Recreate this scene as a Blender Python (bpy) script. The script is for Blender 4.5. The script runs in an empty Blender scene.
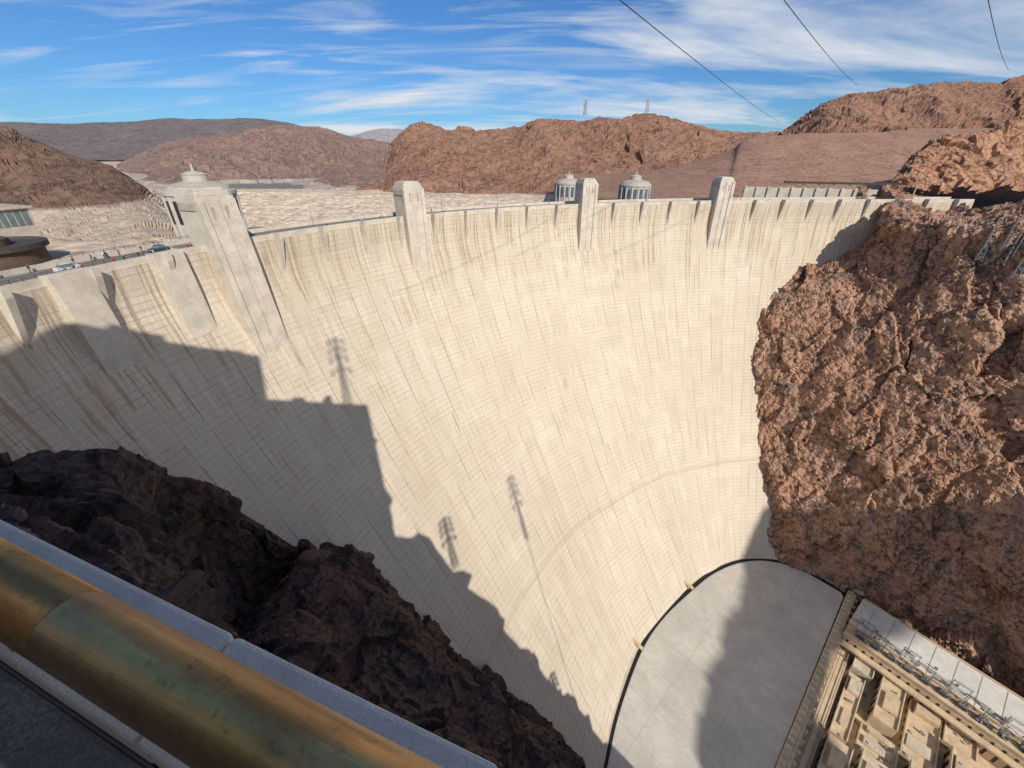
import bpy, math, random, numpy as np
from mathutils import Vector, Matrix, noise
from mathutils.bvhtree import BVHTree
random.seed(4)
F=410.;P=math.radians(29.2);CZ=20.
def ray(px,py):
    xc=(px-512)/F;yc=(384-py)/F
    return np.array([xc,math.cos(P)+yc*math.sin(P),-math.sin(P)+yc*math.cos(P)])
def S(pts):
    return np.array([tuple(ray(a,b)*t+np.array([0,0,CZ])) for a,b,t in pts])
def cr(pts,n,par=None):
    pts=np.asarray(pts,float);m=len(pts)
    ext=np.concatenate([[2*pts[0]-pts[1]],pts,[2*pts[-1]-pts[-2]]])
    t=np.linspace(0,m-1,n) if par is None else np.asarray(par,float)
    i=np.clip(t.astype(int),0,m-2);f=(t-i).reshape((-1,)+(1,)*(pts.ndim-1))
    p0,p1,p2,p3=ext[i],ext[i+1],ext[i+2],ext[i+3]
    return .5*((2*p1)+(-p0+p2)*f+(2*p0-5*p1+4*p2-p3)*f*f+(-p0+3*p1-3*p2+p3)*f**3)
col=bpy.context.scene.collection
def link(ob,parent=None,mat=None):
    col.objects.link(ob)
    if parent: ob.parent=parent
    if mat: ob.data.materials.append(mat)
    return ob
def mesh(name,vs,fs,mat=None,parent=None,smooth=False):
    me=bpy.data.meshes.new(name);me.from_pydata([tuple(v) for v in vs],[],fs);me.update()
    if smooth: me.polygons.foreach_set('use_smooth',[True]*len(me.polygons))
    return link(bpy.data.objects.new(name,me),parent,mat)
def gridfaces(a,b): return [(i*b+j,i*b+j+1,(i+1)*b+j+1,(i+1)*b+j) for i in range(a-1) for j in range(b-1)]
def grid(name,A,mat=None,parent=None,smooth=False,flip=False):
    a,b=A.shape[:2];fs=gridfaces(a,b)
    if flip: fs=[f[::-1] for f in fs]
    return mesh(name,A.reshape(-1,3).tolist(),fs,mat,parent,smooth)
def tag(ob,label,cat=None,kind=None,group=None):
    if label: ob['label']=label
    if cat: ob['category']=cat
    if kind: ob['kind']=kind
    if group: ob['group']=group
    return ob
def empty(name,loc=(0,0,0),rot=None):
    e=bpy.data.objects.new(name,None);col.objects.link(e);e.location=loc
    if rot is not None: e.rotation_euler=(0,0,rot)
    return e
class MB:
    def __init__(s): s.v=[];s.f=[];s.p=[]
    def box(s,x0,x1,y0,y1,z0,z1,tx=0,ty=0,x1b=None):
        n=len(s.v);s.p.append((n,len(s.f)));xb=x1 if x1b is None else x1b
        s.v+=[(x0,y0,z0),(xb,y0,z0),(xb,y1,z0),(x0,y1,z0),(x0+tx,y0+ty,z1),(x1-tx,y0+ty,z1),(x1-tx,y1-ty,z1),(x0+tx,y1-ty,z1)]
        s.f+=[(n+3,n+2,n+1,n),(n+4,n+5,n+6,n+7),(n,n+1,n+5,n+4),(n+1,n+2,n+6,n+5),(n+2,n+3,n+7,n+6),(n+3,n,n+4,n+7)];return s
    def quad(s,a,b,c,d):
        n=len(s.v);s.p.append((n,len(s.f)));s.v+=[a,b,c,d];s.f.append((n,n+1,n+2,n+3));return s
    def lathe(s,prof,k=24,cx=0,cy=0,a0=0):
        n=len(s.v);s.p.append((n,len(s.f)))
        for r,z in prof:
            for i in range(k):
                a=a0+2*math.pi*i/k;s.v.append((cx+r*math.cos(a),cy+r*math.sin(a),z))
        m=len(prof)
        for j in range(m-1):
            for i in range(k):
                i2=(i+1)%k;s.f.append((n+j*k+i,n+j*k+i2,n+(j+1)*k+i2,n+(j+1)*k+i))
        s.f.append(tuple(n+(m-1)*k+i for i in range(k)));s.f.append(tuple(n+i for i in range(k-1,-1,-1)));return s
    def tube(s,p,q,r,k=6,r2=None):
        p=Vector(p);q=Vector(q);d=(q-p).normalized();a=d.orthogonal().normalized();b=d.cross(a);n=len(s.v);r2=r if r2 is None else r2;s.p.append((n,len(s.f)))
        for c,rr in((p,r),(q,r2)):
            for i in range(k):
                t=2*math.pi*i/k;s.v.append(tuple(c+a*rr*math.cos(t)+b*rr*math.sin(t)))
        for i in range(k):
            j=(i+1)%k;s.f.append((n+i,n+j,n+k+j,n+k+i))
        s.f.append(tuple(n+i for i in range(k-1,-1,-1)));s.f.append(tuple(n+k+i for i in range(k)));return s
    def ob(s,name,mat,parent=None,bevel=0,smooth=False,M=None):
        o=mesh(name,s.v,s.f,mat,parent,smooth)
        if M is not None: o.matrix_world=M
        if bevel:
            m=o.modifiers.new('b','BEVEL');m.width=bevel;m.segments=2
        return o
    def obs(s,name,mat,parent=None,bevel=0,smooth=False,M=None,lim=None):
        P_=s.p+[(len(s.v),len(s.f))];c=0
        for (a,fa),(b,fb) in zip(P_[:-1],P_[1:]):
            if lim and c>=lim: break
            c+=1
            q=MB();q.v=s.v[a:b];q.f=[tuple(i-a for i in f) for f in s.f[fa:fb]];q.ob(name,mat[c%len(mat)] if isinstance(mat,list) else mat,parent,bevel,smooth,M)
# ---------- materials
class NT:
    def __init__(s,name):
        s.m=bpy.data.materials.new(name);s.m.use_nodes=True;s.t=s.m.node_tree;s.b=s.t.nodes['Principled BSDF'];s.b.inputs['Roughness'].default_value=.85
        s.b.inputs['Specular IOR Level'].default_value=.25
    def n(s,ty,**k):
        o=s.t.nodes.new(ty)
        for a,b in k.items(): setattr(o,a,b)
        return o
    def L(s,a,b): s.t.links.new(a,b)
    def val(s,sock,x):
        if hasattr(x,'is_linked'): s.L(x,sock)
        else: sock.default_value=x
    def math(s,op,a,b=None,c=None,clamp=False):
        o=s.n('ShaderNodeMath',operation=op);o.use_clamp=clamp
        for i,x in enumerate((a,b,c)):
            if x is not None: s.val(o.inputs[i],x)
        return o.outputs[0]
    def mix(s,f,a,b,bt='MIX'):
        o=s.n('ShaderNodeMix',data_type='RGBA',blend_type=bt);s.val(o.inputs[0],f)
        for i,x in((6,a),(7,b)):
            if isinstance(x,tuple): x=tuple(x)+(1,) if len(x)==3 else x
            s.val(o.inputs[i],x)
        return o.outputs[2]
    def noise(s,vec,scale,detail=6,rough=.6,dist=0):
        o=s.n('ShaderNodeTexNoise');s.L(vec,o.inputs['Vector']);o.inputs['Scale'].default_value=scale;o.inputs['Detail'].default_value=detail;o.inputs['Roughness'].default_value=rough;o.inputs['Distortion'].default_value=dist
        return o.outputs['Fac']
    def vor(s,vec,scale,feature='F1',out='Distance'):
        o=s.n('ShaderNodeTexVoronoi',feature=feature);s.L(vec,o.inputs['Vector']);o.inputs['Scale'].default_value=scale
        return o.outputs[out]
    def rng(s,x,a,b,c=0.,d=1.):
        o=s.n('ShaderNodeMapRange');s.val(o.inputs[0],x)
        for i,v in enumerate((a,b,c,d)): o.inputs[i+1].default_value=v
        return o.outputs[0]
    def map(s,vec,scale=(1,1,1),rot=(0,0,0)):
        o=s.n('ShaderNodeMapping');s.L(vec,o.inputs[0]);o.inputs['Scale'].default_value=scale;o.inputs['Rotation'].default_value=rot;return o.outputs[0]
    def geo(s): return s.n('ShaderNodeNewGeometry').outputs['Position']
    def obj(s): return s.n('ShaderNodeTexCoord').outputs['Object']
    def bump(s,h,strength,dist):
        o=s.n('ShaderNodeBump');s.L(h,o.inputs['Height']);o.inputs['Strength'].default_value=strength;o.inputs['Distance'].default_value=dist;s.L(o.outputs[0],s.b.inputs['Normal'])
    def color(s,c): s.L(c,s.b.inputs['Base Color']) if hasattr(c,'is_linked') else setattr(s.b.inputs['Base Color'],'default_value',tuple(c)+(1,))
def rock(name,c1,c2,c3,dark,sc=1.,pale=None,bumpd=1.0,haze=0.,hz=(.45,.52,.65),dk=.56,lite=None,bands=0,crack=0,grey=None):
    M=NT(name);p=M.geo()
    a=M.noise(p,.035*sc,4,.6,.4);b=M.noise(p,.13*sc,6,.72,.6);c=M.noise(p,.7*sc,5,.72)
    k=M.mix(M.rng(a,.44,.56),c1,c2);k=M.mix(M.rng(b,.49,.57),k,c3)
    if grey: k=M.mix(M.rng(M.noise(M.map(p,(1,1,1.6),(.2,.5,.9)),.075*sc,5,.7),.54,.6,0,.75),k,grey)
    k=M.mix(M.rng(c,.42,.62,.0,.7),k,lite or tuple(x*1.4 for x in c1))
    k=M.mix(M.rng(c,.48,.36,0,.6),k,tuple(x*.5 for x in c3))
    d=M.noise(M.map(p,(1,1,.45),(.5,.3,0)),.3*sc,6,.75,.8);k=M.mix(M.rng(d,dk,dk+.1,0,.85),k,dark)
    if pale or bands:
        z=M.n('ShaderNodeSeparateXYZ');M.L(p,z.inputs[0])
    if pale:
        lv=M.math('ADD',z.outputs[2],M.rng(a,0,1,-pale[1],pale[1]));k=M.mix(M.rng(lv,pale[0]-1,pale[0]+1,1,0),k,M.mix(M.rng(c,.3,.7),(.56,.47,.37),(.36,.29,.22)))
    if bands:
        bz=M.n('ShaderNodeCombineXYZ');M.L(M.math('ADD',z.outputs[2],M.math('MULTIPLY',a,8.)),bz.inputs[2]);bn=M.noise(bz.outputs[0],.5,4,.7);k=M.mix(M.rng(bn,.5,.62,0,bands),k,(.33,.24,.17))
    h=c
    if crack:
        wv=M.n('ShaderNodeVectorMath',operation='ADD');M.L(M.map(p,(1,1,.5),(.3,.2,.1)),wv.inputs[0]);nn_=M.n('ShaderNodeTexNoise');M.L(p,nn_.inputs['Vector']);nn_.inputs['Scale'].default_value=.25*sc;nn_.inputs['Detail'].default_value=3;sv=M.n('ShaderNodeVectorMath',operation='SCALE');M.L(nn_.outputs['Color'],sv.inputs[0]);sv.inputs['Scale'].default_value=3.;M.L(sv.outputs[0],wv.inputs[1])
        v=M.vor(wv.outputs[0],.26*sc,'DISTANCE_TO_EDGE');cm_=M.rng(v,0,.03,1,0);cm_=M.math('MULTIPLY',cm_,M.rng(b,.42,.54,0,crack));k=M.mix(cm_,k,dark)
        h=M.math('SUBTRACT',c,M.math('MULTIPLY',cm_,.5))
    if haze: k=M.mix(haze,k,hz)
    M.color(k);M.b.inputs['Roughness'].default_value=.92
    M.bump(h,1.,bumpd*1.6);return M.m
ROCKR=rock('red_brown_rock',(.37,.185,.11),(.44,.26,.175),(.23,.12,.082),(.07,.047,.042),.85,lite=(.54,.35,.25),dk=.575,bumpd=.65,crack=.8,grey=(.22,.17,.15))
ROCKO=rock('orange_brown_rock',(.40,.20,.115),(.44,.245,.15),(.27,.135,.085),(.09,.055,.043),.8,lite=(.54,.33,.22),dk=.58,bumpd=.6,crack=.7)
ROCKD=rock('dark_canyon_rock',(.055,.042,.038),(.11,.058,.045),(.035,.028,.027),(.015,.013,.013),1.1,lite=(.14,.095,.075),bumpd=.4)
HILLC=rock('desert_hill_rock',(.25,.135,.09),(.29,.17,.118),(.165,.092,.067),(.075,.045,.036),.14,pale=(-42,4),bumpd=3,dk=.57)
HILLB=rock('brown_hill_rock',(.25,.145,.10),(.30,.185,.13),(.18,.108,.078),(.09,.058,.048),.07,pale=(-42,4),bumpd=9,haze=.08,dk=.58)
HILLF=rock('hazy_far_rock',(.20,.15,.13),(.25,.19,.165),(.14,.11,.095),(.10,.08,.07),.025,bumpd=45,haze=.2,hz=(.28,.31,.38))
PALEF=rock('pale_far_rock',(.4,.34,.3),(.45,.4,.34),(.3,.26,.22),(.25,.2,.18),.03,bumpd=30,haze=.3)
GRAVEL=rock('gravel_slope',(.28,.16,.112),(.33,.20,.142),(.22,.128,.09),(.14,.09,.065),.4,bumpd=.5,dk=.62,bands=.45)
SHORE=rock('bleached_shore_rock',(.60,.49,.38),(.55,.44,.34),(.47,.36,.27),(.3,.2,.14),.2,bumpd=.9,dk=.63,bands=.75)
LDARK=rock('dark_brown_hill_rock',(.17,.105,.075),(.22,.135,.095),(.115,.072,.055),(.055,.04,.034),.25,pale=(-12,5),bumpd=2)
def plain(name,c,rough=.8,var=.12,sc=.6,metal=0,bump=.15,seam=None):
    M=NT(name);p=M.geo();a=M.noise(p,sc,5,.7);b=M.noise(p,sc*9,4,.65)
    k=M.mix(M.rng(a,.38,.62),tuple(x*(1-var) for x in c),tuple(min(1,x*(1+var)) for x in c));k=M.mix(M.rng(b,.48,.7,0,.5),k,tuple(x*(1-2.4*var) for x in c))
    if seam:
        q=M.n('ShaderNodeSeparateXYZ');M.L(M.map(p,(1,1,1),(0,0,-.74)),q.inputs[0])
        for ax,st in ((0,13.),(1,19.)):
            f=M.math('FRACT',M.math('DIVIDE',q.outputs[ax],st));k=M.mix(M.math('MULTIPLY',M.math('LESS_THAN',f,.25/st),.35),k,tuple(x*.45 for x in c))
        sp_=M.noise(p,.9,3,.6);k=M.mix(M.rng(sp_,.68,.72,0,.5),k,tuple(x*.4 for x in c))
        st_=M.noise(p,.035,5,.75,1.);k=M.mix(M.rng(st_,.45,.65,0,.45),k,tuple(x*.68 for x in c))
    M.color(k);M.b.inputs['Roughness'].default_value=rough;M.b.inputs['Metallic'].default_value=metal
    if bump: M.bump(b,bump,.05)
    return M.m
CONC=plain('pale_concrete',(.54,.48,.40),.85,.13,.25)
CONCD=plain('weathered_concrete',(.42,.37,.31),.85,.15,.3)
ASPH=plain('road_asphalt',(.2,.185,.17),.9,.12,.5)
PLAZA=plain('plaza_roof_concrete',(.56,.52,.46),.85,.1,.07,seam=1)
TAN=plain('tan_powerhouse_concrete',(.60,.46,.30),.85,.15,.3)
CREAM=plain('cream_powerhouse_concrete',(.58,.49,.37),.85,.15,.3)
WROOF=plain('wing_roof_concrete',(.66,.63,.58),.85,.1,.2)
DARK=plain('dark_opening',(.03,.03,.03),.5,.1,1)
BLACK=plain('black_seal_strip',(.02,.02,.02),.7,.1,1)
STEEL=plain('galvanised_steel',(.33,.34,.35),.5,.15,2,metal=.5)
GREYM=plain('grey_equipment_paint',(.2,.205,.205),.6,.1,1)
DRUM=plain('beige_grey_plaster',(.46,.43,.38),.8,.1,.4)
WHITE=plain('white_plaster',(.62,.6,.55),.8,.06,.4)
ROOFD=plain('dark_roof',(.07,.06,.055),.8,.1,.5)
GLASS=plain('green_grey_glass',(.12,.16,.16),.25,.2,.5,bump=0)
BGLASS=plain('bluish_window_glass',(.09,.12,.16),.3,.2,.5,bump=0)
BRNW=plain('brown_wall',(.11,.075,.055),.8,.12,.5)
def dammat():
    M=NT('dam_face_concrete');uv=M.n('ShaderNodeUVMap').outputs[0];sp=M.n('ShaderNodeSeparateXYZ');M.L(uv,sp.inputs[0]);U,V=sp.outputs[0],sp.outputs[1]
    wob=M.noise(uv,.4,3,.6)
    cu=M.math('DIVIDE',M.math('ADD',U,M.math('MULTIPLY',wob,.35)),7.6);cv=M.math('DIVIDE',V,1.53)
    fu=M.math('FLOOR',cu)
    def cell(a,b):
        cmb=M.n('ShaderNodeCombineXYZ');M.L(a,cmb.inputs[0])
        if b: M.L(b,cmb.inputs[1])
        wn=M.n('ShaderNodeTexWhiteNoise',noise_dimensions='2D');M.L(cmb.outputs[0],wn.inputs['Vector']);return wn.outputs['Value']
    big=M.noise(uv,.02,4,.6)
    k=M.mix(M.rng(big,.4,.6),(.53,.45,.35),(.60,.52,.42))
    k=M.mix(M.rng(cell(fu,M.math('FLOOR',M.math('DIVIDE',V,4.6))),0,1,0,.36),k,(.43,.355,.265))
    k=M.mix(M.rng(cell(fu,None),0,1,0,.25),k,(.68,.605,.50))
    mask=M.noise(M.map(uv,(.09,.03,1)),1,6,.75,.6)
    st=M.noise(M.map(uv,(1.1,.022,1)),1,5,.75)
    top=M.rng(V,8,45,.15,-.015)
    k=M.mix(M.math('MULTIPLY',M.rng(st,.5,.58),M.rng(M.math('ADD',mask,top),.54,.64,0,.8)),k,(.30,.20,.12))
    st3=M.noise(M.map(uv,(2.1,.05,3)),1,4,.7);k=M.mix(M.math('MULTIPLY',M.rng(st3,.5,.6,0,.45),M.rng(mask,.58,.42)),k,(.41,.34,.255))
    k=M.mix(M.rng(st3,.46,.38,0,.5),k,(.72,.66,.56))
    fr=M.math('FRACT',cv);patch=M.noise(M.map(uv,(.1,.25,1)),1,5,.75)
    ln=M.math('MULTIPLY',M.math('LESS_THAN',fr,.16),M.rng(patch,.42,.6,.08,.56))
    k=M.mix(ln,k,(.31,.24,.175))
    fj=M.math('FRACT',cu);lj=M.math('MULTIPLY',M.math('LESS_THAN',fj,.04),M.rng(M.noise(M.map(uv,(.3,.04,5)),1,4,.75),.42,.58,.05,.8))
    k=M.mix(lj,k,(.19,.14,.1))
    gl=M.math('ABSOLUTE',M.math('SUBTRACT',V,M.rng(big,0,1,120,124)));k=M.mix(M.rng(gl,.3,1.3,.22,0),k,(.25,.2,.14))
    fine=M.noise(uv,1.6,5,.8);k=M.mix(M.rng(fine,.45,.66,0,.5),k,(.41,.335,.25))
    M.color(k);M.b.inputs['Roughness'].default_value=.9
    return M.m
DAM=dammat()
sund=Vector((-.345,.80,-.58)).normalized()
# ---------- dam
crest=np.array([(-84,5,0),(-90,38,0),(-89,70,0),(-83.5,95,0),(-73,120,0),(-58,144,0),(-37,168,0),(-5,192,0),(37,211,0),(82,222,0),(126,228,0),(186,232,0),(240,232,0)],float)
toe=np.array([(22,12),(23,20),(24,28),(26,38),(29,49),(32.1,59),(40.5,75.9),(54.8,97.6),(86.7,125.4),(102,134.5),(118.7,141.1),(145.9,138.7),(169.6,121.7)],float)
toe=np.concatenate([toe,np.full((13,1),-165.)],1)
NA,NB=500,160
tt=np.linspace(0,12,2401);cc=cr(crest,0,tt);ds=np.concatenate([[0],np.cumsum(np.linalg.norm(np.diff(cc,axis=0),axis=1))]);LEN=ds[-1]
def par(s): return np.interp(s,ds,tt)
def gfun(u): return np.clip((u-.04)/.96,0,1)**1.35
def damP(s,dep):
    a=par(np.atleast_1d(s));u=np.atleast_1d(dep)/165.;C=cr(crest,0,a);T=cr(toe,0,a);g=gfun(u)
    A=C[:,None,:]*(1-g[None,:,None])+T[:,None,:]*g[None,:,None];A[:,:,2]=-165*u[None,:];return A
def frame(s):
    p=damP(s,0)[0,0];q=damP(s+.5,0)[0,0];r=damP(s-.5,0)[0,0];t=(q-r);t/=np.linalg.norm(t);return p,t,np.array([t[1],-t[0],0])
dam=empty('dam');tag(dam,'huge curved pale concrete arch dam filling the canyon','dam')
ss=np.linspace(0,LEN,NA);A=damP(ss,np.linspace(0,165,NB));A2=A.copy();A2[:,0,2]=-1.4
face=grid('downstream_face',A2,DAM,dam,True)
uvl=face.data.uv_layers.new(name='uv');vi=np.zeros(len(face.data.loops),int);face.data.loops.foreach_get('vertex_index',vi)
uvc=np.zeros((len(vi),2));uvc[:,0]=(vi//NB)/(NA-1)*LEN;uvc[:,1]=(vi%NB)/(NB-1)*165;uvl.data.foreach_set('uv',uvc.ravel())
def mkbv(A):
    a,b=A.shape[:2];return BVHTree.FromPolygons([tuple(v) for v in A.reshape(-1,3)],gridfaces(a,b))
bv=mkbv(A)
def hit(px,py,bv=bv):
    d=Vector(ray(px,py));L=d.length;r=bv.ray_cast(Vector((0,0,CZ)),d.normalized());return None if r[0] is None else (np.array(r[0]),r[3]/L)
FR=[frame(s) for s in np.linspace(.6,LEN-.6,240)]
def sweep(name,prof,mat):
    R=np.array([[p+n*o+np.array([0,0,z]) for o,z in prof+[prof[0]]] for p,t,n in FR]);return grid(name,R,mat,dam)
sweep('crest_roadway',[(-.45,-1.1),(-12.6,-1.1),(-12.6,-2.5),(-.45,-2.5)],ASPH)
sweep('downstream_parapet',[(.35,0),(-.4,0),(-.4,-3),(.02,-3),(.35,-1.6)],CONC)
sweep('upstream_parapet',[(-12.65,0),(-13.4,0),(-13.4,-60),(-12.65,-60)],CONC)
def localM(s,z=0,off=0):
    p,t,n=frame(s);return Matrix(((n[0],t[0],0,p[0]+n[0]*off),(n[1],t[1],0,p[1]+n[1]*off),(0,0,1,z),(0,0,0,1)))
s=4.
while s<LEN-20:
    w=14.6;vs=[];N=8
    for i in range(N+1):
        f=i/N;
        for j,(d,off,inset) in enumerate(((1.5,.7,.6),(1.5,.7,.6),(8,.4,.25),(11.5,.03,.02))):
            si=s+inset+(w-2*inset)*f;pp,t,n=frame(si);q=damP(si,d)[0,0];vs.append(q+n*(off if j else -.2))
    fs=gridfaces(N+1,4);fs+= [(0,1,2,3),(N*4+3,N*4+2,N*4+1,N*4)]
    o=mesh('cornice_panel',vs,fs,DAM,dam);u=o.data.uv_layers.new(name='uv')
    for lp in o.data.loops:
        q=lp.vertex_index;u.data[lp.index].uv=(s+w*(q//4)/N,(0,1.5,8,11.5)[q%4]+3)
    wb=.65
    vb=[(-.3,-wb,.0),(3.0,-wb,.0),(3.0,-wb,-1.6),(.2,-wb*.7,-13),(-.3,wb,.0),(3.0,wb,.0),(3.0,wb,-1.6),(.2,wb*.7,-13),(-.3,-wb,-13),(-.3,wb,-13)]
    o=mesh('crest_buttress',vb,[(0,1,2,3,8),(4,9,7,6,5),(0,4,5,1),(1,5,6,2),(2,6,7,3),(3,7,9,8)],CONC,dam);o.matrix_world=localM(s+14.9,.1)
    s+=15.2
def nearS(x,y):
    d=np.hypot(cc[:,0]-x,cc[:,1]-y);return ds[d.argmin()]
for (x,y,w,d,db) in ((-89,80,7,2.0,5),(-82,99,7,2.0,5)):
    b=MB();b.box(-.6,d,-w/2,w/2,-26,.3,x1b=db);b.ob('pilaster',CONC,dam,.12,M=localM(nearS(x,y)))
def elev_tower(x,y,w,h,pr,prb,lab):
    s=nearS(x,y);e=empty('elevator_tower');e.matrix_world=localM(s);tag(e,lab,'tower',group='elevator towers on the dam crest')
    a=w/2;b=MB();b.box(-5,pr,-a,a,-46,h*.86,.25,.25,x1b=prb)
    b.ob('shaft',CONC,e,.15)
    b=MB();kk=(prb-pr)/(46+h*.86);xt=lambda z:prb-kk*(z+46)
    for q in (-a+.7,a-.7): b.box(2,xt(h*.8)+.3,q-.7,q+.7,-44,h*.8,x1b=prb+.4)
    b.box(2,xt(h*.8)+.1,-.5,.5,-44,h*.8,x1b=prb+.2)
    b.obs('front_pier',CONC,e,.08)
    b=MB();b.box(-4.4,pr-.5,-a+.6,a-.6,h*.86,h*.95,.1,.1);b.ob('cap',CONC,e,.12)
    b=MB();b.box(-3.8,pr-1.1,-a+1.2,a-1.2,h*.95,h,.1,.1);b.ob('cap_crown',CONC,e,.12)
    b=MB()
    for q in (-a*.38,a*.38): b.box(pr-.6,xt(h*.6)+.04,q-.3,q+.3,h*.45,h*.68)
    b.obs('window',CONCD,e)
    b=MB();b.box(-5.06,-4.8,-.9,.9,-1.1,1.6);b.ob('door',DARK,e)
    b=MB();b.box(-4,pr-.6,-a-.06,-a+.1,h*.62,h*.75);b.ob('carved_relief',CONCD,e)
elev_tower(-77.0,112.5,9.5,13.0,3.8,11,'tall pale concrete tower with stepped cap on dam crest')
elev_tower(-38,167,8.5,11.6,3.2,4.6,'pale concrete elevator tower standing on dam crest')
elev_tower(35,210,7.8,10.6,3.2,4.2,'pale concrete elevator tower standing on dam crest')
elev_tower(105,225,7.8,10.6,3.2,4.2,'pale concrete elevator tower standing on dam crest')
# ---------- displacement
def facet(q):
    d,pts=noise.voronoi(q);c=pts[0]
    h=math.sin(c.x*127.1+c.y*311.7+c.z*74.7)*43758.5;h-=math.floor(h)
    a=math.sin(c.x*269.5+c.y*183.3+c.z*246.1)*2*3.1;b=math.sin(c.x*113.5+c.y*271.9+c.z*124.6)*3.1
    v=q-c
    return (h-.5)+(v.x*math.cos(a)+v.y*math.sin(a)+v.z*math.sin(b))*.9
def disp(A,amps,dirv=None,seed=0,anis=(1,1,.7),wf=.08,wa=2.5):
    a,b=A.shape[:2];du=np.gradient(A,axis=0);dv=np.gradient(A,axis=1);n=np.cross(du,dv);n/=np.linalg.norm(n,axis=2,keepdims=True)+1e-9
    if dirv is not None:
        sg=np.sign((n*np.array(dirv)).sum(2,keepdims=True));n=n*sg
    o=np.zeros((a,b));off=Vector((seed*31.7,seed*17.3,seed*7.1))
    for i in range(a):
        for j in range(b):
            p=Vector(A[i,j])+off;v=0
            pw=p+noise.turbulence_vector(p*wf,3,False)*wa;pw=Vector((pw.x*anis[0],pw.y*anis[1],pw.z*anis[2]))
            for kind,sc,am in amps:
                if kind=='r': v+=am*(noise.ridged_multi_fractal(p*sc,.9,2.1,4,1.,2.))*.6
                elif kind=='c': v+=am*facet(pw*sc)
                else: v+=am*noise.fractal(p*sc,.8,2.1,4)
            o[i,j]=v
    o-=o.mean()
    return A+n*o[:,:,None]
def net(rows,n1,n2):
    return cr(cr(np.array(rows),n1).transpose(1,0,2),n2).transpose(1,0,2)
con=[]
for p in [(885,204),(855,240),(805,265),(765,300),(750,350),(753,400),(758,470),(765,520),(772,556)]:
    con.append(hit(*p)[0]+np.array(ray(*p))*1.5)
con=np.array(con)
cm=con+np.array([-8,14,0]);r1=S([(905,226,185),(905,256,185),(900,308,183),(890,350,182),(885,400,181),(887,440,180),(890,480,178),(903,560,179),(940,632,182)])
r2=S([(1024,228,154),(1024,262,154),(1024,305,152),(1024,350,151),(1024,400,151),(1024,450,151),(1024,500,152),(1024,600,155),(1050,690,158)])
r3=r2+np.array([32,-58,0]);r4=r3+np.array([40,-70,0]);
cols=[cm,con,r1,r2,r3,r4]
cols=[np.concatenate([[c[0]+np.array([55,45,2])],[c[0]+np.array([20,15,1])],c,[c[-1]+np.array([1,1,-25])]]) for c in cols]
W=net(cols,470,450);W=disp(W,[('r',.03,2.5),('c',.04,3.6),('c',.085,1.9),('c',.2,.9),('r',.12,1.0),('f',.35,.8),('c',.6,.35)],(-.87,-.49,.2),1,(1,1,.6),.07,2.)
tag(grid('canyon_wall',W,ROCKR,None,False),'steep red brown rock wall beside the dam',None,'structure')
bw=mkbv(W)
n0=S([(-200,500,12),(0,600,12),(100,660,12),(200,720,14),(250,750,17),(300,780,20),(350,815,23),(400,850,26),(520,900,32),(640,1000,36)])
n1=S([(-200,490,30),(0,545,35),(100,590,38),(185,660,42),(245,715,44),(310,730,46),(360,755,48),(410,780,50),(510,830,55),(650,920,60)])
n2=S([(-200,470,40),(0,505,48),(100,505,52),(165,565,60),(225,660,66),(295,635,74),(375,675,80),(425,712,84),(510,785,88),(625,880,92)])
n3=S([(-200,455,45),(0,472,55),(145,460,64),(205,555,76),(258,622,86),(312,548,92),(378,598,98),(428,648,100),(512,720,105),(605,815,110)])
n4=n3+np.array([6,14,-34]);n5=n4+np.array([8,14,-50]);n6=n5+np.array([5,5,-60])
N=net([n0,n1,n2,n3,n4,n5,n6],370,460);N=disp(N,[('r',.05,1.6),('c',.07,2.6),('c',.18,1.3),('c',.5,.35),('f',.5,.3)],(.3,.3,.9),2,(1,1,.6),.12,1.2)
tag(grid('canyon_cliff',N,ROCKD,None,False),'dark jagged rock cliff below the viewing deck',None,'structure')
def extr(name,prof,ys,mat,lab,seed,amp):
    pr=cr(np.array([(x,0,z) for x,z in prof],float),160);R=np.array([[(q[0],y,q[2]) for y in np.linspace(ys[0],ys[1],60)] for q in pr]);R=disp(R,[('r',.04,amp),('c',.1,amp*1.2)],(0,0,1),seed);tag(grid(name,R,mat),lab,None,'structure')
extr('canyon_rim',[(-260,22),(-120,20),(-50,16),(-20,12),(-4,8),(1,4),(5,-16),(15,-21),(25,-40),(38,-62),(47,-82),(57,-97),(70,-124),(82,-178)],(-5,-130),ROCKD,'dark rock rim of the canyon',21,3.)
extr('shading_ridge',[(128,-178),(142,-60),(155,-13),(185,10),(232,36),(248,50),(268,80),(305,96),(340,100),(450,102)],(-150,-260),ROCKR,'red brown ridge added out of view to shade the canyon foot',22,1.6)  # unseen ridge added downstream, profile shaped to shade wall foot and roof slab
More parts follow.
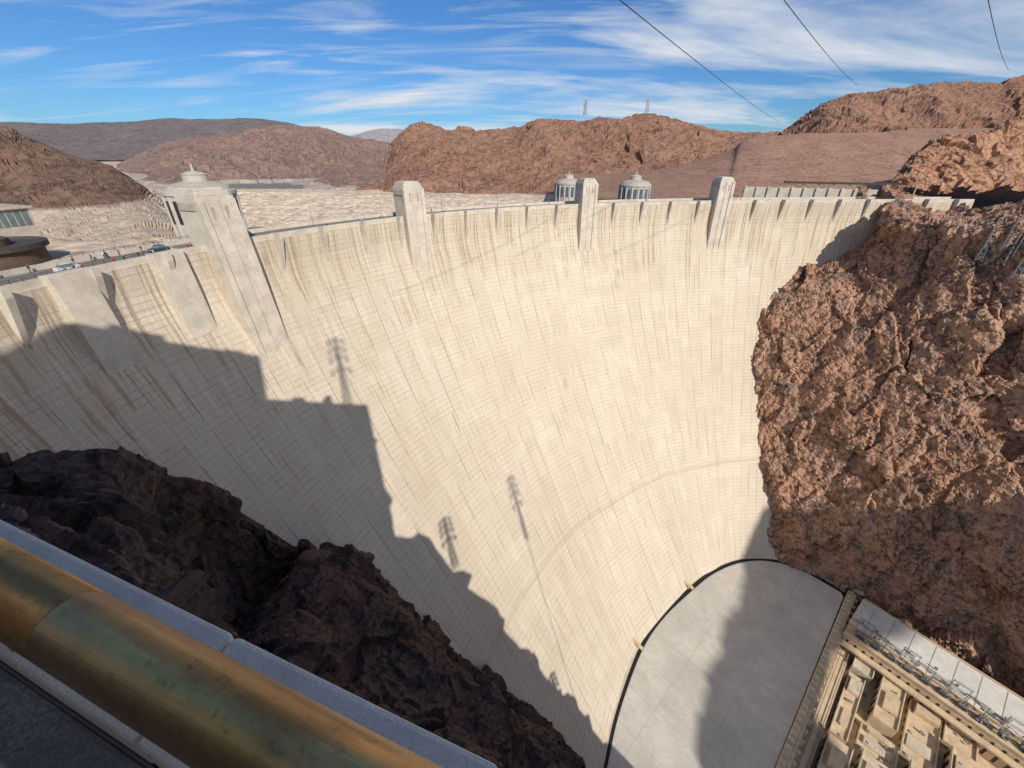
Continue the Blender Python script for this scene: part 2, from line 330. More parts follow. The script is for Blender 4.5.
# ---------- hills
def hill(name,t,pp,mat,footz=-45,ff=.5,lab='',gul=.14,sc=None,nc=260,nr=70,seed=1,dd_=None,kind='n'):
    T=S([(a,b,t) for a,b in pp]);T=cr(T,nc);sc=sc or 3./t
    R=[]
    for i in range(nc):
        top=T[i];hd=top[:2]/np.linalg.norm(top[:2]);D=np.linalg.norm(top[:2]);H=max(top[2]-footz,2)
        row=[]
        for j in range(nr):
            v=j/(nr-1)*1.35
            if v<=1: dd=D*(ff+(1-ff)*v);z=footz+H*(v**1.15)
            else: dd=D*(1+(v-1)*.8);z=footz+H*(1-(v-1)*1.2)
            q=Vector((hd[0]*dd,hd[1]*dd,0));
            w=math.sin(min(v,1)*math.pi*.92)+.08
            q3=Vector((q.x*sc+seed*9.1,q.y*sc*.6,z*sc*.6))
            nn=noise.ridged_multi_fractal(q3,.8,2.1,6,1.,2.)-1.2
            n2=noise.fractal(q3*4,.8,2.1,4)
            row.append((q.x,q.y,z+H*(gul*nn*w+.02*n2)))
        R.append(row)
    R=np.array(R)
    if dd_: R=disp(R,dd_,(0,0,1),seed,(1,1,.8),.3*dd_[0][1],.3/dd_[0][1]*.3)
    tag(grid(name,R,mat,None,False),lab,None,'structure')
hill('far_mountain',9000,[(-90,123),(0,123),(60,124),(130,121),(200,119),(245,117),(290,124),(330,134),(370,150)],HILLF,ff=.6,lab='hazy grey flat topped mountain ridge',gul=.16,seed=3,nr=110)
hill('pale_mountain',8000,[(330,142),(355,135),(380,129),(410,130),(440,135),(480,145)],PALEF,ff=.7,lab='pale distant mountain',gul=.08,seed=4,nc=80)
hill('brown_hill',2500,[(60,190),(90,178),(110,170),(150,150),(200,136),(260,128),(300,127),(340,134),(380,141),(420,150),(480,160)],HILLB,footz=-62,ff=.28,lab='brown eroded desert hill above the lake',gul=.24,seed=5,sc=.0016,nr=130,nc=340,dd_=[('c',.012,7.),('c',.035,3.)])
hill('rocky_ridge',1200,[(360,215),(378,185),(388,152),(395,139),(420,124),(450,129),(480,128),(520,126),(545,119),(575,122),(600,117),(635,114),(660,117),(700,125),(740,133),(780,134),(850,135),(900,142)],HILLC,ff=.55,lab='red brown rocky ridge behind the dam',gul=.24,seed=6,nc=480,nr=150,sc=.0024,dd_=[('c',.014,5.),('c',.04,2.6),('c',.11,1.6)])
hill('red_mountain',900,[(720,152),(775,135),(800,120),(825,103),(860,94),(900,88),(950,79),(1024,75),(1100,68),(1200,72)],HILLC,footz=-20,ff=.6,lab='red brown mountain with rugged crest',gul=.17,seed=7,nc=360,nr=130,sc=.0035,dd_=[('c',.018,5.),('c',.05,2.6),('c',.14,1.2)])
hill('gravel_hill',550,[(560,193),(600,180),(680,165),(730,150),(760,137),(900,130),(1000,127),(1100,120),(1200,120)],GRAVEL,footz=-9,ff=.55,lab='smooth red brown gravel slope',gul=.07,seed=8,nc=260,nr=90)
hill('rock_outcrop',262,[(888,208),(893,198),(899,180),(908,162),(922,150),(940,142),(960,137),(985,131),(1024,123),(1100,110),(1200,100),(1350,110)],ROCKO,footz=2,ff=.88,lab='craggy orange rock outcrop above the dam abutment',gul=.10,seed=9,sc=.02,nc=340,nr=150,dd_=[('c',.06,3.),('c',.14,1.7),('c',.4,.7)])
hill('dark_hill',400,[(-260,100),(-80,112),(0,125),(20,135),(60,150),(110,165),(150,192),(175,215)],LDARK,footz=-25,ff=.55,lab='dark brown rocky slope by the lake shore',gul=.18,seed=10,nc=260,nr=110,sc=.006,dd_=[('c',.03,2.5),('c',.11,1.)])
hill('bleached_bank',620,[(60,204),(130,197),(160,192),(220,191),(300,191),(350,194),(400,195),(470,198),(560,200),(640,203)],SHORE,footz=-52,ff=.72,lab='bleached cream rock bank along the lake',gul=.05,seed=12,nc=260,nr=80,sc=.01,dd_=[('c',.05,1.),('c',.15,.4)])
xs=np.linspace(-420,-100,200);ys=np.linspace(-60,420,260);R=[]
for x in xs:
    row=[]
    for y in ys:
        dL=(x+108)*-.35+(y-115)*.9;z=-1.8-max(dL,0)*.14;z=max(z,-49)
        q=Vector((x*.025,y*.025,1));z+=(noise.fractal(q,.9,2,4)*1.2)*min(max(dL,0)*.12,4)
        row.append((x,y,z))
    R.append(row)
tag(grid('lake_shore',np.array(R),SHORE,None,True,True),'bleached rocky lake shore',None,'structure')
tag(mesh('ground',[(-60000,260,-60),(60000,260,-60),(60000,60000,-60),(-60000,60000,-60)],[(0,1,2,3)],SHORE),'desert ground reaching the horizon',None,'structure')
Wm=NT('lake_water');Wm.color((.2,.19,.165));Wm.b.inputs['Roughness'].default_value=.7;Wm.bump(Wm.noise(Wm.geo(),.4,4,.6),.6,.5)
tag(mesh('lake',[(-130,180,-52),(-60,215,-52),(0,245,-52),(80,262,-52),(300,270,-52),(1500,900,-52),(1500,2500,-52),(-2500,2500,-52),(-900,180,-52)],[tuple(range(9))],Wm.m),'lake water',None,'structure')
tag(mesh('canyon_floor',[(-60,-300,-176),(420,-300,-176),(420,200,-176),(-60,200,-176)],[(0,1,2,3)],CONCD),'concrete canyon floor courtyard',None,'structure')
# ---------- powerplant
pp=empty('powerhouse');tag(pp,'powerhouse with rounded flat concrete roof at dam foot','building')
tz=-164.2
arc=cr(np.array([(20,28),(24,40),(32.1,59),(40.5,75.9),(54.8,97.6),(68.8,112),(86.7,125.4),(102,135),(118.7,141.1),(133,142),(147,137),(159.6,124)]),80)
c0=np.array([105,95]);un=(arc-c0)/np.linalg.norm(arc-c0,axis=1,keepdims=True)
inn=arc-un*1.1;out=arc+un*.8;far=arc+un*12
e1=np.array([-.739,-.674]);e2=np.array([.674,-.739])
endp=np.array([159.6,121.7])+e1*150
poly=[tuple(q)+(tz,) for q in inn]+[(158,121,tz),tuple(endp)+(tz,)]
mesh('roof_slab',poly,[tuple(range(len(poly)))[::-1]],PLAZA,pp)
n=80
V=[tuple(q)+(tz+.25,) for q in out]+[tuple(q)+(tz+.25,) for q in inn]+[tuple(q)+(tz-.2,) for q in inn]
mesh('seal_strip',V,[(i,i+1,n+i+1,n+i) for i in range(n-1)]+[(n+i,n+i+1,2*n+i+1,2*n+i) for i in range(n-1)],BLACK,pp)
V=[tuple(q)+(tz+.8,) for q in far]+[tuple(q)+(tz+.3,) for q in out]
mesh('toe_apron',V,[(i,i+1,n+i+1,n+i) for i in range(n-1)],CONC,pp)
def PM(o,z=0,d1=e1,d2=e2): return Matrix(((d1[0],d2[0],0,o[0]),(d1[1],d2[1],0,o[1]),(0,0,1,z),(0,0,0,1)))
org=np.array([159.6,121.7]);PE=PM(org,tz)
b=MB();b.box(-4,150,0,2.2,-13,.9);b.ob('edge_parapet',TAN,pp,.1,M=PE)
b=MB();b.box(-4,150,2.2,3.4,-2.6,.3);b.ob('edge_ledge',TAN,pp,.1,M=PE)
b=MB()
for i in range(34): b.box(-2+i*4.4,-.8+i*4.4,3.4,4.6,-3.2,-.4)
b.obs('bracket',TAN,pp,M=PE)
b=MB()
for i in range(50): b.box(-2+i*3,-1.1+i*3,.4,1.7,.9,1.25)
b.obs('roof_block',CONCD,pp,M=PE)
b=MB();b.box(-3,150,2.3,9,-12,-6.5);b.box(-3,150,9,60,-12,-10.8);b.obs('terrace_slab',TAN,pp,M=PE)
rr=random.Random(23);BL=[]
BL+=[(-1,30,10.5,17.5,-5.2),(32,62,10.5,16,-6.8),(64,95,10.5,18,-5.4),(1,13,19.5,28,-7.6),(15,46,20,27.5,-4.4),(48,58,18.5,30,-8.6),(60,90,20.5,30,-6.2),(-1,22,30.5,37,-5.8),(24,50,30,39.5,-8),(52,84,32.5,41,-5),(0,34,40,49,-7),(36,60,42,52,-4.8),(62,90,44,52,-7.6)]
b=MB()
for (u0,u1,v0,v1,z) in BL: b.box(u0,u1,v0,v1,-12,z)
for (u0,u1,v0,v1,z) in BL:
    for k in range(2):
        L_=u1-u0;a_=u0+L_*(.08+.48*k)+rr.uniform(0,L_*.1);b.box(a_,a_+L_*rr.uniform(.15,.32),v0+rr.uniform(.8,2),v1-rr.uniform(.8,2),z-.3,z+rr.uniform(.5,2.6))
b.obs('terrace_block',[TAN,CREAM,TAN],pp,.08,M=PE,lim=98)
b=MB()
for (u0,u1,v0,v1,z) in BL:
    b.box(u0,u1,v0,v0+.35,z,z+.7);b.box(u0,u1,v1-.35,v1,z,z+.7)
b.obs('terrace_rim',CREAM,pp,M=PE)
b=MB()
for (u0,u1,v0,v1,z) in BL:
    for q in range(int((u1-u0)//4.2)): b.box(u0+.8+q*4.2,u0+3.+q*4.2,v0-.05,v0+.1,-10.5,z-1.1)
b.obs('opening',DARK,pp,M=PE,lim=98)
b=MB()
for i in range(80):
    u=rr.uniform(-2,70);v_=rr.uniform(4,52);a_=rr.uniform(.3,1.1);c_=rr.uniform(.3,1.1);h_=rr.uniform(.4,1.3)
    z0=-6.5 if v_<9 else -10.8
    for (u0,u1,v0,v1,z) in BL:
        if u0-.2<u<u1 and v0-.2<v_<v1: z0=max(z0,z)
    b.box(u,u+a_,v_,v_+c_,z0-.3,z0+h_)
b.obs('roof_unit',[GREYM,CONCD,STEEL],pp,.04,M=PE)
b=MB()
for v_ in (5.2,6,8.4): b.tube((-3,v_,-5.9),(140,v_,-5.9),.14,6)
b.obs('pipe',STEEL,pp,M=PE)
w1=np.array([.6,-.8]);w2=np.array([-.8,-.6]);wo=np.array([160.5,119]);WMx=PM(wo,tz,w1,w2)
wg=empty('powerhouse_wing');tag(wg,'long powerhouse wing with flat pale roof along rock wall','building')
b=MB();b.box(3,150,-4,21,-14,1.3);b.ob('wing_hall',TAN,wg,.1,M=WMx)
b=MB();b.box(2.8,150,-4.1,14.6,1.3,1.9);b.ob('wing_roof',WROOF,wg,.05,M=WMx)
b=MB();b.box(3,150,20.2,21.4,1.3,2.1);b.box(3,150,14.8,15.3,1.3,2.6);b.box(3,150,-4,-3.4,1.9,2.6);b.box(3,150,21.5,24,-3,-2)
b.obs('roof_edge',TAN,wg,.05,M=WMx)
b=MB()
for i in range(20): b.box(8+i*7,8.25+i*7,-3,14.5,1.9,1.98)
b.obs('roof_joint',CONCD,wg,M=WMx)
b=MB()
for i in range(90):
    u=rr.uniform(4,80);v_=rr.choice([rr.uniform(9,14),rr.uniform(15.5,19.5),rr.uniform(9,19)]);a_=rr.uniform(.3,1.2);h_=rr.uniform(.4,1.8);zb=1.9 if v_<14 else 1.3;b.box(u,u+a_,v_,v_+rr.uniform(.3,1.1),zb,zb+h_)
b.obs('roof_unit',[GREYM,STEEL,CONCD],wg,.03,M=WMx)
b=MB()
for v_,z in ((17.2,1.5),(18.6,1.5),(11,2.1),(11.8,2.1)): b.tube((3,v_,z),(140,v_,z),.1,5)
b.obs('rail_track',STEEL,wg,M=WMx)
b=MB()
for i in range(40): b.box(5+i*3,5.9+i*3,20.95,21.04,-10,-1)
b.obs('window',ROOFD,wg,M=WMx)
def transformer(u,v):
    M_=PM(wo,tz+1.3,w1,w2)@Matrix.Translation((u,v,0));e=empty('transformer');e.matrix_world=M_@Matrix.Scale(.8,4);tag(e,'grey steel transformer with bushings on powerhouse roof','transformer',group='transformers on the powerhouse roof')
    b=MB();b.box(-1.6,1.6,-1.1,1.1,0,2.2)
    for i in range(7): b.box(-1.5+i*.5,-1.35+i*.5,1.1,1.7,.3,1.9)
    b.ob('tank',GREYM,e,.04)
    b=MB()
    for q in (-1,0,1): b.lathe([(.16,2.2),(.22,2.4),(.12,2.6),(.2,2.8),(.1,3.0),(.16,3.2),(.05,3.6)],8,q,0)
    b.obs('bushing',CONCD,e)
for i in range(14): transformer(8+i*5.4,17.8)
def gantry(u,v):
    e=empty('switch_gantry');e.matrix_world=PM(wo,tz+1.5,w1,w2)@Matrix.Translation((u,v,0));tag(e,'slender steel switchyard frame on powerhouse roof','frame',group='steel frames on the powerhouse roof')
    for q in (-2.5,2.5):
        b=MB();b.tube((q,-.4,0),(q,0,6),.12,4);b.tube((q,.4,0),(q,0,6),.12,4)
        for z in range(5): b.tube((q,-.35+.07*z,z),(q,.35-.07*z,z+1),.06,4)
        b.ob('post',STEEL,e)
    b=MB();b.tube((-2.8,0,6),(2.8,0,6),.12,4);b.tube((-2.8,0,5.3),(2.8,0,5.3),.08,4)
    for i in range(6): b.tube((-2.6+i*.9,0,5.3),(-2.15+i*.9,0,6),.05,4)
    b.ob('crossbeam',STEEL,e)
for i in range(16): gantry(8+i*5,13.6+(i%3)*2.5)
for p in ((85.5,125.5,-161.5),(53.5,98,-161.5)):
    b=MB();b.box(-2.2,2.2,-.6,.6,-.5,.4);b.box(-.3,.3,-.5,.5,-2.5,-.4);o=b.ob('inspection_platform',TAN);o.location=p;o.rotation_euler=(0,0,-.9);tag(o,'small tan concrete platform on the dam toe','platform',group='platforms at the dam toe')
# ---------- intake towers
def intake(x,y,r,ztop,lab,glass=DARK):
    e=empty('intake_tower',(x,y,0));tag(e,lab,'tower',group='intake towers in the lake')
    b=MB();b.lathe([(r,-60),(r,ztop-r*1.0),(r*1.05,ztop-r*.97),(r*1.05,ztop-r*.86),(r*.95,ztop-r*.84)],32)
    for i in range(16):
        a=i*math.pi/8;b.tube((math.cos(a)*r,math.sin(a)*r,-60),(math.cos(a)*r,math.sin(a)*r,ztop-r*1.0),r*.06,6)
    b.ob('fluted_drum',DRUM,e)
    b=MB()
    for i in range(16):
        a=(i+.5)*math.pi/8;c,s=math.cos(a),math.sin(a);rr=r*1.012;hw=r*.1;z0,z1=ztop-r*1.8,ztop-r*1.12
        f=lambda q,z:(c*rr-s*q,s*rr+c*q,z)
        b.quad(f(-hw,z0),f(hw,z0),f(hw,z1),f(-hw,z1))
    b.obs('window',glass,e)
    b=MB();b.lathe([(r*.95,ztop-r*.86),(r*.9,ztop-r*.74),(r*.6,ztop-r*.64),(r*.4,ztop-r*.6)],32);b.ob('roof',CONCD,e)
    b=MB();b.lathe([(r*.36,ztop-r*.62),(r*.36,ztop-r*.42),(r*.38,ztop-r*.4),(r*.2,ztop-r*.33),(r*.04,ztop-r*.3),(r*.03,ztop-r*.1)],20);b.ob('lantern',DRUM,e)
intake(-103,149,10.,18.5,'bulky round grey beige intake tower with low domed roof')
intake(36,290,8.4,12,'round beige grey intake tower with bluish windows in the lake',BGLASS)
intake(69,255,8.4,13,'round beige grey intake tower with bluish windows in the lake',BGLASS)
# ---------- people, cars, lamps, railing on the crest
SK=plain('skin_tone',(.45,.28,.2),.6,.05,3);TR=plain('dark_trousers',(.04,.045,.07),.8,.1,3)
def person_mesh(cloth,step,i):
    vs=[(0,0,.92),(0,0,1.15),(0,0,1.40),(0,0,1.5),(0,0,1.56),(.02,0,1.7),(0,.1,.88),(.12*step,.11,.48),(-.02*step,.11,.05),(.12*step,.11,.03),(0,-.1,.88),(-.05*step,-.11,.48),(-.2*step,-.11,.07),(-.08*step,-.11,.03),(0,.2,1.4),(-.06*step,.25,1.12),(.05,.25,.88),(0,-.2,1.4),(.06*step,-.25,1.12),(.14*step,-.24,.88)]
    es=[(0,1),(1,2),(2,3),(3,4),(4,5),(0,6),(6,7),(7,8),(8,9),(0,10),(10,11),(11,12),(12,13),(2,14),(14,15),(15,16),(2,17),(17,18),(18,19)]
    rd=[.14,.13,.15,.06,.09,.09,.09,.065,.045,.04,.09,.065,.045,.04,.06,.045,.035,.06,.045,.035]
    me=bpy.data.meshes.new('p');me.from_pydata(vs,es,[]);o=bpy.data.objects.new('p',me);col.objects.link(o)
    o.modifiers.new('s','SKIN')
    for k,v in enumerate(me.skin_vertices[0].data): v.radius=(rd[k],rd[k]);v.use_root=(k==0)
    m=o.modifiers.new('u','SUBSURF');m.levels=1
    dg=bpy.context.evaluated_depsgraph_get();m2=bpy.data.meshes.new_from_object(o.evaluated_get(dg));bpy.data.objects.remove(o)
    m2.materials.clear()
    for q in (cloth,TR,SK): m2.materials.append(q)
    for f in m2.polygons:
        z=f.center.z;f.material_index=2 if z>1.47 or (abs(f.center.y)>.19 and z<.95) else (1 if z<.95 else 0)
    return m2
pm=[person_mesh(plain('shirt_%s'%n,c,.8,.05,3),st,i) for i,(n,c,st) in enumerate((('red',(.45,.05,.04),1),('blue',(.06,.12,.35),-1),('white',(.7,.7,.68),.5),('black',(.03,.03,.03),1)))]
lb=['person in a red top walking on the dam road','person in a blue top walking on the dam road','person in a white shirt strolling on the dam road','person in dark clothes walking on the dam road']
rr=random.Random(3);s0=nearS(-89,68)
for i in range(44):
    k=rr.choice((0,1,2,3,3,1));o=bpy.data.objects.new('person',pm[k]);col.objects.link(o);s_=s0+rr.uniform(-3,60) if i<34 else s0+rr.uniform(70,170)
    o.matrix_world=localM(s_,-1.08,rr.choice([-1.2,-1.8,-2.6,-3.4,-10.6,-11.6]))@Matrix.Rotation(math.pi/2+(math.pi if rr.random()<.5 else 0),4,'Z');tag(o,lb[k],'person',group='visitors walking along the dam road')
def car(s_,off,paint,lab,fl=0):
    e=empty('car');e.matrix_world=localM(s_,-1.09,off)@Matrix.Rotation(fl,4,'Z');tag(e,lab,'car',group='cars on the dam road')
    b=MB();b.box(-.9,.9,-2.2,2.2,.3,.95,.06,.08);b.ob('body',paint,e,.12)
    b=MB();b.box(-.8,.8,-1.6,1.1,.95,1.5,.16,.4);b.ob('window',GLASS,e,.08)
    b=MB();b.box(-.62,.62,-1.15,.65,1.5,1.54);b.ob('roof',paint,e,.01)
    b=MB()
    for x in (-.92,.72):
        for y in (-1.4,1.4): b.tube((x,y,.33),(x+.2,y,.33),.33,16)
    b.obs('wheel',BLACK,e)
    b=MB();b.box(-.75,-.4,2.16,2.23,.6,.78);b.box(.4,.75,2.16,2.23,.6,.78);b.obs('headlight',WHITE,e)
car(s0+17,-6,plain('white_car_paint',(.7,.7,.7),.3,.03,1),'white car driving on the dam road')
car(s0+36,-8,plain('dark_car_paint',(.05,.06,.08),.3,.03,1),'dark car driving on the dam road',math.pi)
for i in range(12):
    e=empty('street_lamp');e.matrix_world=localM(s0+4+i*26,-1.1,-12.3);tag(e,'slim street lamp on the dam road parapet','street lamp',group='street lamps along the dam road')
    b=MB();b.tube((0,0,0),(0,0,6),.11,6,.06);b.ob('post',STEEL,e)
    b=MB();b.tube((0,0,5.9),(1.1,0,6.3),.05,5);b.ob('arm',STEEL,e)
    b=MB();b.box(.9,1.6,-.15,.15,6.2,6.38);b.ob('lamp_head',WHITE,e,.03)
for nm,off,a0,a1 in (('downstream',0,-12,36),('upstream',-13,-12,60)):
    e=empty('railing');tag(e,'dark metal railing along the dam road parapet','railing',group='railings along the dam road')
    q=[frame(s0+x) for x in np.arange(a0,a1,2.)];pts=[Vector(p+n*off) for p,t,n in q]
    b=MB()
    for x in pts: b.tube(x+Vector((0,0,-.1)),x+Vector((0,0,.75)),.06,4)
    b.obs('post',ROOFD,e)
    for h in (.38,.75):
        b=MB()
        for x,y in zip(pts[:-1],pts[1:]): b.tube(x+Vector((0,0,h)),y+Vector((0,0,h)),.05,4)
        b.ob('rail',ROOFD,e)
# ---------- left buildings
e=empty('visitor_building',(-170,142,0),-.35);tag(e,'low grey green glass building on the lake shore','building')
b=MB();b.box(-18,12,-6,6,-8,5.0);b.ob('wall',CONCD,e,.1)
b=MB();b.box(-19,13,-7,7,5.0,5.7);b.ob('roof',CONCD,e,.1)
b=MB()
for i in range(19): b.box(-17+i*1.5,-15.8+i*1.5,-6.12,-5.9,0,4.4);b.box(-17+i*1.5,-15.8+i*1.5,-6.12,-5.9,-4.5,-.6)
for i in range(6): b.box(11.9,12.12,-5.2+i*1.8,-3.8+i*1.8,0,4.4)
b.obs('window',GLASS,e)
e=empty('round_building',(-118,94,0));tag(e,'dark round flat roofed building beside the dam road','building')
b=MB();b.lathe([(10,-4),(10,1.6)],40);b.ob('wall',BRNW,e)
b=MB();b.lathe([(11,1.6),(11,2.7),(10.4,2.7),(10.2,2.2)],40);b.ob('roof',ROOFD,e)
b=MB();b.lathe([(5,2.2),(5,3.6),(4.6,3.8)],30);b.ob('roof_drum',BRNW,e)
e=empty('terrace_building',(0,0,0));tag(e,'stepped concrete visitor building on the canyon rim','building')
b=MB();b.box(-53,-23.6,-30,-5,8,50);b.ob('tall_block',CONC,e,.1)
b=MB();b.box(-23.5,4,-30,-5,0,35);b.ob('low_block',CONC,e,.1)
b=MB();b.box(-30,-26,-12,-7,50,52);b.box(-46,-40,-14,-7,50,53);b.box(-17,-14,-9,-6,35,37);b.box(-8,-6.5,-9,-6,35,38.5);b.obs('roof_unit',CONCD,e)
b=MB()
for i in range(6):
    for z in (18,26,34,42): b.box(-51+i*4.6,-48+i*4.6,-5.05,-4.9,z,z+2.4)
for i in range(5):
    for z in (16,24): b.box(-21+i*4.6,-18+i*4.6,-5.05,-4.9,z,z+2.4)
b.obs('window',GLASS,e)
b=MB();b.box(-23,3.5,-5,-1.3,18.0,18.3);b.ob('balcony_slab',CONCD,e)
e=empty('spillway_building');tag(e,'long low pale spillway structure with dark roof','building')
a=S([(742,199,262),(742,187,262),(892,198,235)]);dv=a[2][:2]-a[0][:2];Ls=np.linalg.norm(dv);dv/=Ls
Mx=Matrix(((dv[0],-dv[1],0,a[0][0]),(dv[1],dv[0],0,a[0][1]),(0,0,1,0),(0,0,0,1)))
b=MB();b.box(0,Ls,0,6,-12,2.2);b.ob('wall',CONC,e,.1,M=Mx)
b=MB()
for i in range(12): b.box(i*Ls/12,i*Ls/12+1.2,-.8,0,-12,3)
b.obs('pier',CONC,e,.05,M=Mx)
b=MB();b.box(Ls*.3,Ls+4,8,18,4.5,5.3);b.ob('roof',ROOFD,e,M=Mx)
b=MB()
for i in range(9): b.box(Ls*.32+i*8,Ls*.32+i*8+.6,9,9.6,-2,4.5)
b.obs('post',CONCD,e,M=Mx)
# ---------- cables and pylons
def cable(p,q,r,sag,lab):
    N=40;pts=[]
    for i in range(N):
        f=i/(N-1);x=p*(1-f)+q*f;pts.append(x-np.array([0,0,4*sag*f*(1-f)]))
    vs=[];K=6;d=Vector(q-p).normalized();a=d.orthogonal().normalized();c=d.cross(a)
    for x in pts:
        for k in range(K):
            t=2*math.pi*k/K;vs.append(tuple(Vector(x)+a*r*math.cos(t)+c*r*math.sin(t)))
    fs=[(i*K+k,i*K+(k+1)%K,(i+1)*K+(k+1)%K,(i+1)*K+k) for i in range(N-1) for k in range(K)]
    tag(mesh('power_line',vs,fs,ROOFD),lab,'power line',group='power lines over the canyon')
c=S([(625,0,70),(780,122,400),(787,0,90),(858,85,300),(990,0,95),(1009,70,260)])
for i in range(3):
    p,q=c[2*i],c[2*i+1];p2=p-(q-p)*.1;cable(p2,q,.09,1.5,'thin dark power line strung across the sky')
def pylon(x,y,z,h,w,r,lab='steel lattice transmission tower on the canyon rim',n=7,arm=.22,pole=0,rot=None):
    e=empty('transmission_tower',(x,y,z),random.uniform(0,1.5) if rot is None else rot);tag(e,lab,'transmission tower',group='lattice transmission towers')
    b=MB()
    for i in range(n):
        f0,f1=i/n,(i+1)/n;w0=w*(1-.8*f0);w1_=w*(1-.8*f1);cs=[(-1,-1),(1,-1),(1,1),(-1,1)]
        for k in range(4):
            a0=cs[k];a1=cs[(k+1)%4]
            b.tube((a0[0]*w0,a0[1]*w0,f0*h),(a0[0]*w1_,a0[1]*w1_,f1*h),r,4);b.tube((a0[0]*w0,a0[1]*w0,f0*h),(a1[0]*w1_,a1[1]*w1_,f1*h),r*.6,4);b.tube((a1[0]*w0,a1[1]*w0,f0*h),(a0[0]*w1_,a0[1]*w1_,f1*h),r*.6,4)
    b.ob('lattice_mast',STEEL,e)
    for zz in (.55,.72,.84,.96):
        b=MB();am=arm*(1.3-zz*.5)
        for sg in (-1,1): b.tube((0,0,h*zz),(sg*h*am,0,h*zz),r*.9,4);b.tube((0,0,h*(zz+.04)),(sg*h*am,0,h*zz),r*.6,4);b.tube((sg*h*am,0,h*zz),(sg*h*am,0,h*(zz-.07)),r*2.2,5)
        b.ob('crossarm',STEEL,e)
    if pole:
        b=MB();b.tube((0,0,-pole),(0,0,.5),.13,6);b.ob('pole',STEEL,e)
for a,b_,t in ((585,110,1190),(647,108,1190)):
    q=S([(a,b_+3,t)])[0];pylon(q[0],q[1],q[2]-5,38,4,.4)
for a,b_,h in ((980,258,11),(992,270,13),(1004,262,14),(1016,276,15),(1030,270,15)):
    h_=hit(a,b_,bw)
    if h_: q=h_[0];pylon(q[0],q[1],q[2]-1,h,1.0,.2,n=6)
for a,b_ in ((990,240),(1006,244),(1018,250)):
    h_=hit(a,b_,bw)
    if h_:
        q=h_[0];e=empty('switch_gantry',tuple(q),.6);tag(e,'slender steel switchyard frame on the rock terrace','frame',group='steel frames on the rock terrace')
        for k in (-4,4):
            b=MB();b.tube((k,0,-2),(k,0,8),.22,4);b.ob('post',STEEL,e)
        b=MB();b.tube((-4.4,0,8),(4.4,0,8),.2,4);b.tube((-4.4,0,6.8),(4.4,0,6.8),.15,4);b.ob('crossbeam',STEEL,e)
pylon(-1,-8,34.8,29,1.0,.16,n=14,arm=.09,rot=.6)
pylon(61,-16,-20,30,.7,.17,n=14,arm=.065,pole=88,rot=.6)
pylon(27,-16,-24,19,1.1,.22,n=8,arm=.13,pole=30,rot=.6)
pylon(52,-12,-92,16,1.0,.22,n=8,arm=.11,pole=10,rot=.6)
# ---------- foreground
BR=NT('weathered_bronze');o=BR.obj();nz=BR.noise(BR.map(o,(.5,8,8)),3,6,.7,.4);n2=BR.noise(BR.map(o,(1,2,2)),4,5,.65,.4);n3_=BR.noise(o,70,4,.7)
kk=BR.mix(BR.rng(nz,.35,.65),(.40,.235,.085),(.60,.37,.15));kk=BR.mix(BR.rng(n2,.42,.62,0,.75),kk,(.24,.13,.065));kk=BR.mix(BR.rng(n3_,.54,.68,0,.45),kk,(.09,.055,.035));BR.color(kk);BR.b.inputs['Metallic'].default_value=.92
BR.L(BR.rng(n2,.3,.7,.25,.4),BR.b.inputs['Roughness']);BR.bump(nz,.1,.002);BR=BR.m
def gran(name,a1,a2_,a3):
    GR=NT(name);g=GR.obj();a=GR.noise(g,160,4,.75);a2=GR.noise(g,5,5,.75);k2=GR.mix(GR.rng(a,.40,.62),a1,a2_);k2=GR.mix(GR.rng(a2,.42,.6,0,.5),k2,a3);GR.color(k2);GR.b.inputs['Roughness'].default_value=.6;GR.bump(a,.25,.0015);return GR.m
GR=gran('pale_grey_granite',(.64,.58,.50),(.84,.78,.69),(.52,.48,.42));GRD=gran('speckled_grey_concrete',(.15,.145,.14),(.34,.33,.31),(.15,.15,.145))
v=np.array([-.936,.352]);nn=np.array([.352,.936])
FM=Matrix(((v[0],nn[0],0,0),(v[1],nn[1],0,0),(0,0,1,CZ),(0,0,0,1)))
e=empty('parapet_wall');e.matrix_world=FM;tag(e,'pale grey stone parapet with worn cap on viewing deck','wall')
for x0,x1 in ((-1.3,.094),(.1,.612),(.62,2.292),(2.3,4),(4.01,7)):
    b=MB();b.box(x0,x1,.055,.222,-.85,-.75);b.ob('stone_cap',GR,e,.01)
b=MB();b.box(-1.3,7,.06,.18,-2.1,-.852);b.ob('wall_body',CONCD,e)
b=MB();b.box(-1.3,7,-.2,.05,-.95,-.84);b.ob('inner_ledge',GRD,e,.01)
tag(mesh('deck_floor',[FM@Vector(q) for q in((-1.3,-1.1,-1.65),(7,-1.1,-1.65),(7,.05,-1.65),(-1.3,.05,-1.65))],[(0,1,2,3)],GRD),'viewing deck floor',None,'structure')
e=empty('handrail');e.matrix_world=FM;tag(e,'thick weathered bronze handrail above stone parapet','handrail')
b=MB();b.tube((-1.2,.093,-.55),(.658,.093,-.55),.045,64);b.tube((.6615,.093,-.55),(7,.093,-.55),.045,64)
b.obs('rail',BR,e,0,True)
b=MB();b.tube((.65,.093,-.55),(.67,.093,-.55),.043,48);b.ob('rail_joint',DARK,e)
b=MB();b.tube((-1.2,-.035,-.78),(7,-.035,-.78),.010,24);b.ob('lower_rail',STEEL,e,0,True)
b=MB()
for x in (-.8,.95,2.4,4,5.6): b.lathe([(.03,-.75),(.03,-.744),(.012,-.74),(.012,-.59)],16,x,.093)
b.obs('rail_post',STEEL,e)
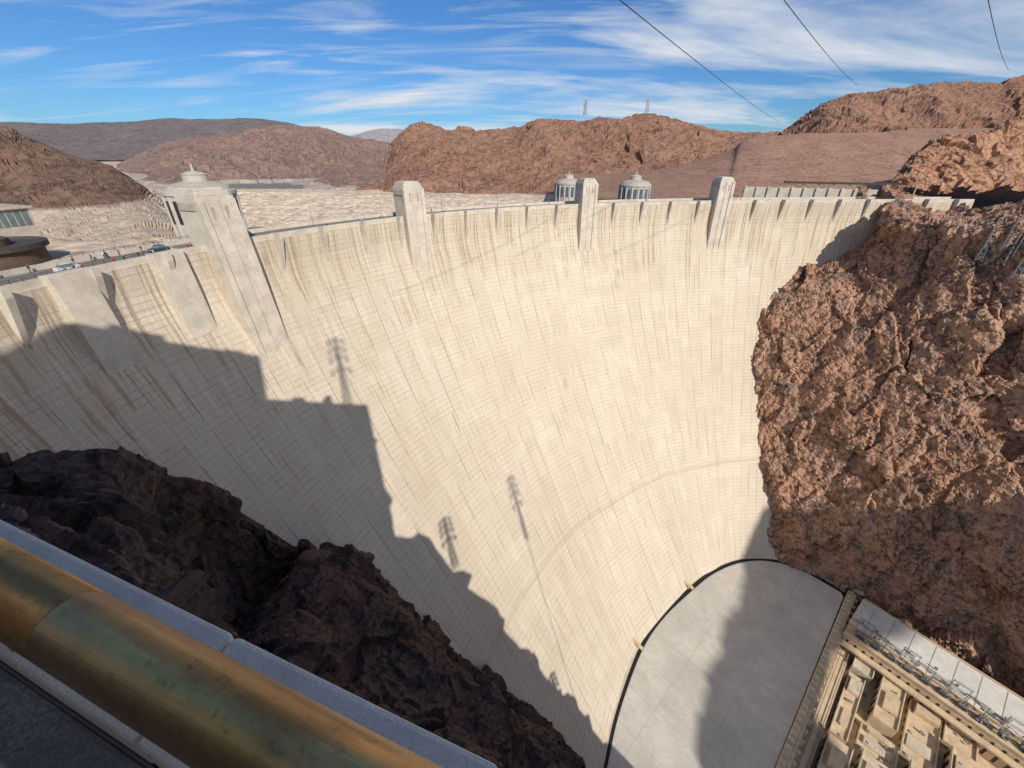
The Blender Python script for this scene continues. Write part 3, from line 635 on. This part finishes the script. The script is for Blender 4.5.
# ---------- camera, light, world
cam=bpy.data.cameras.new('camera');co=bpy.data.objects.new('camera',cam);col.objects.link(co)
co.location=(0,0,CZ);co.rotation_euler=(math.radians(90)-P,0,0);cam.lens=36*F/1024;cam.clip_start=.02;cam.clip_end=90000;bpy.context.scene.camera=co
l=bpy.data.lights.new('sun','SUN');l.energy=4.6;l.angle=math.radians(.6);l.color=(1,.93,.83);lo=bpy.data.objects.new('sun',l);col.objects.link(lo);lo.rotation_euler=sund.to_track_quat('-Z','Y').to_euler()
w=bpy.data.worlds.new('World');bpy.context.scene.world=w;w.use_nodes=True;t=w.node_tree;bg=t.nodes['Background']
sk=t.nodes.new('ShaderNodeTexSky');sk.sky_type='NISHITA';sk.sun_disc=False;sk.sun_elevation=math.asin(-sund.z);sk.sun_rotation=math.atan2(-sund.x,-sund.y);sk.altitude=400;sk.dust_density=.3;sk.ozone_density=3
tc=t.nodes.new('ShaderNodeTexCoord');sp=t.nodes.new('ShaderNodeSeparateXYZ');t.links.new(tc.outputs['Generated'],sp.inputs[0])
def wm(op,a,b=None,clamp=False):
    o=t.nodes.new('ShaderNodeMath');o.operation=op;o.use_clamp=clamp
    for i,x in enumerate((a,b)):
        if x is None: continue
        if hasattr(x,'is_linked'): t.links.new(x,o.inputs[i])
        else: o.inputs[i].default_value=x
    return o.outputs[0]
zz=wm('ADD',wm('MAXIMUM',sp.outputs[2],0.),.12);cx=wm('DIVIDE',sp.outputs[0],zz);cy=wm('DIVIDE',sp.outputs[1],zz)
cb=t.nodes.new('ShaderNodeCombineXYZ');t.links.new(cx,cb.inputs[0]);t.links.new(cy,cb.inputs[1])
def wn(scale,rot,detail,dist,sc=1,loc=(0,0,0)):
    m=t.nodes.new('ShaderNodeMapping');t.links.new(cb.outputs[0],m.inputs[0]);m.inputs['Scale'].default_value=scale;m.inputs['Rotation'].default_value=(0,0,rot);m.inputs['Location'].default_value=loc
    n=t.nodes.new('ShaderNodeTexNoise');t.links.new(m.outputs[0],n.inputs['Vector']);n.inputs['Scale'].default_value=sc;n.inputs['Detail'].default_value=detail;n.inputs['Roughness'].default_value=.6;n.inputs['Distortion'].default_value=dist;return n.outputs['Fac']
def wr(x,a,b,c,d):
    o=t.nodes.new('ShaderNodeMapRange');t.links.new(x,o.inputs[0])
    for i,v_ in enumerate((a,b,c,d)): o.inputs[i+1].default_value=v_
    return o.outputs[0]
c1=wn((.3,.8,1),.35,9,.5,.8);c2=wn((.5,2.2,1),-.3,8,.8,1.2,(3,1,0));c3=wn((.25,.3,1),0,3,0,1,(5,2,0))
bias=wr(cx,-3.5,2.5,-.08,.055)
cl=wm('ADD',wr(wm('ADD',c1,bias),.5,.64,0,.9),wm('MULTIPLY',wr(c2,.48,.68,0,.65),wr(c3,.42,.55,0,1)),True)
mx=t.nodes.new('ShaderNodeMix');mx.data_type='RGBA';t.links.new(cl,mx.inputs[0])
tn=t.nodes.new('ShaderNodeMix');tn.data_type='RGBA';tn.blend_type='MULTIPLY';tn.inputs[0].default_value=1;t.links.new(sk.outputs[0],tn.inputs[6]);tn.inputs[7].default_value=(.42,.74,1.1,1)
t.links.new(tn.outputs[2],mx.inputs[6]);mx.inputs[7].default_value=(8.3,8.7,9.2,1);t.links.new(mx.outputs[2],bg.inputs[0]);bg.inputs[1].default_value=.088
vs_=bpy.context.scene.view_settings;vs_.view_transform='Standard';vs_.look='None';vs_.exposure=0
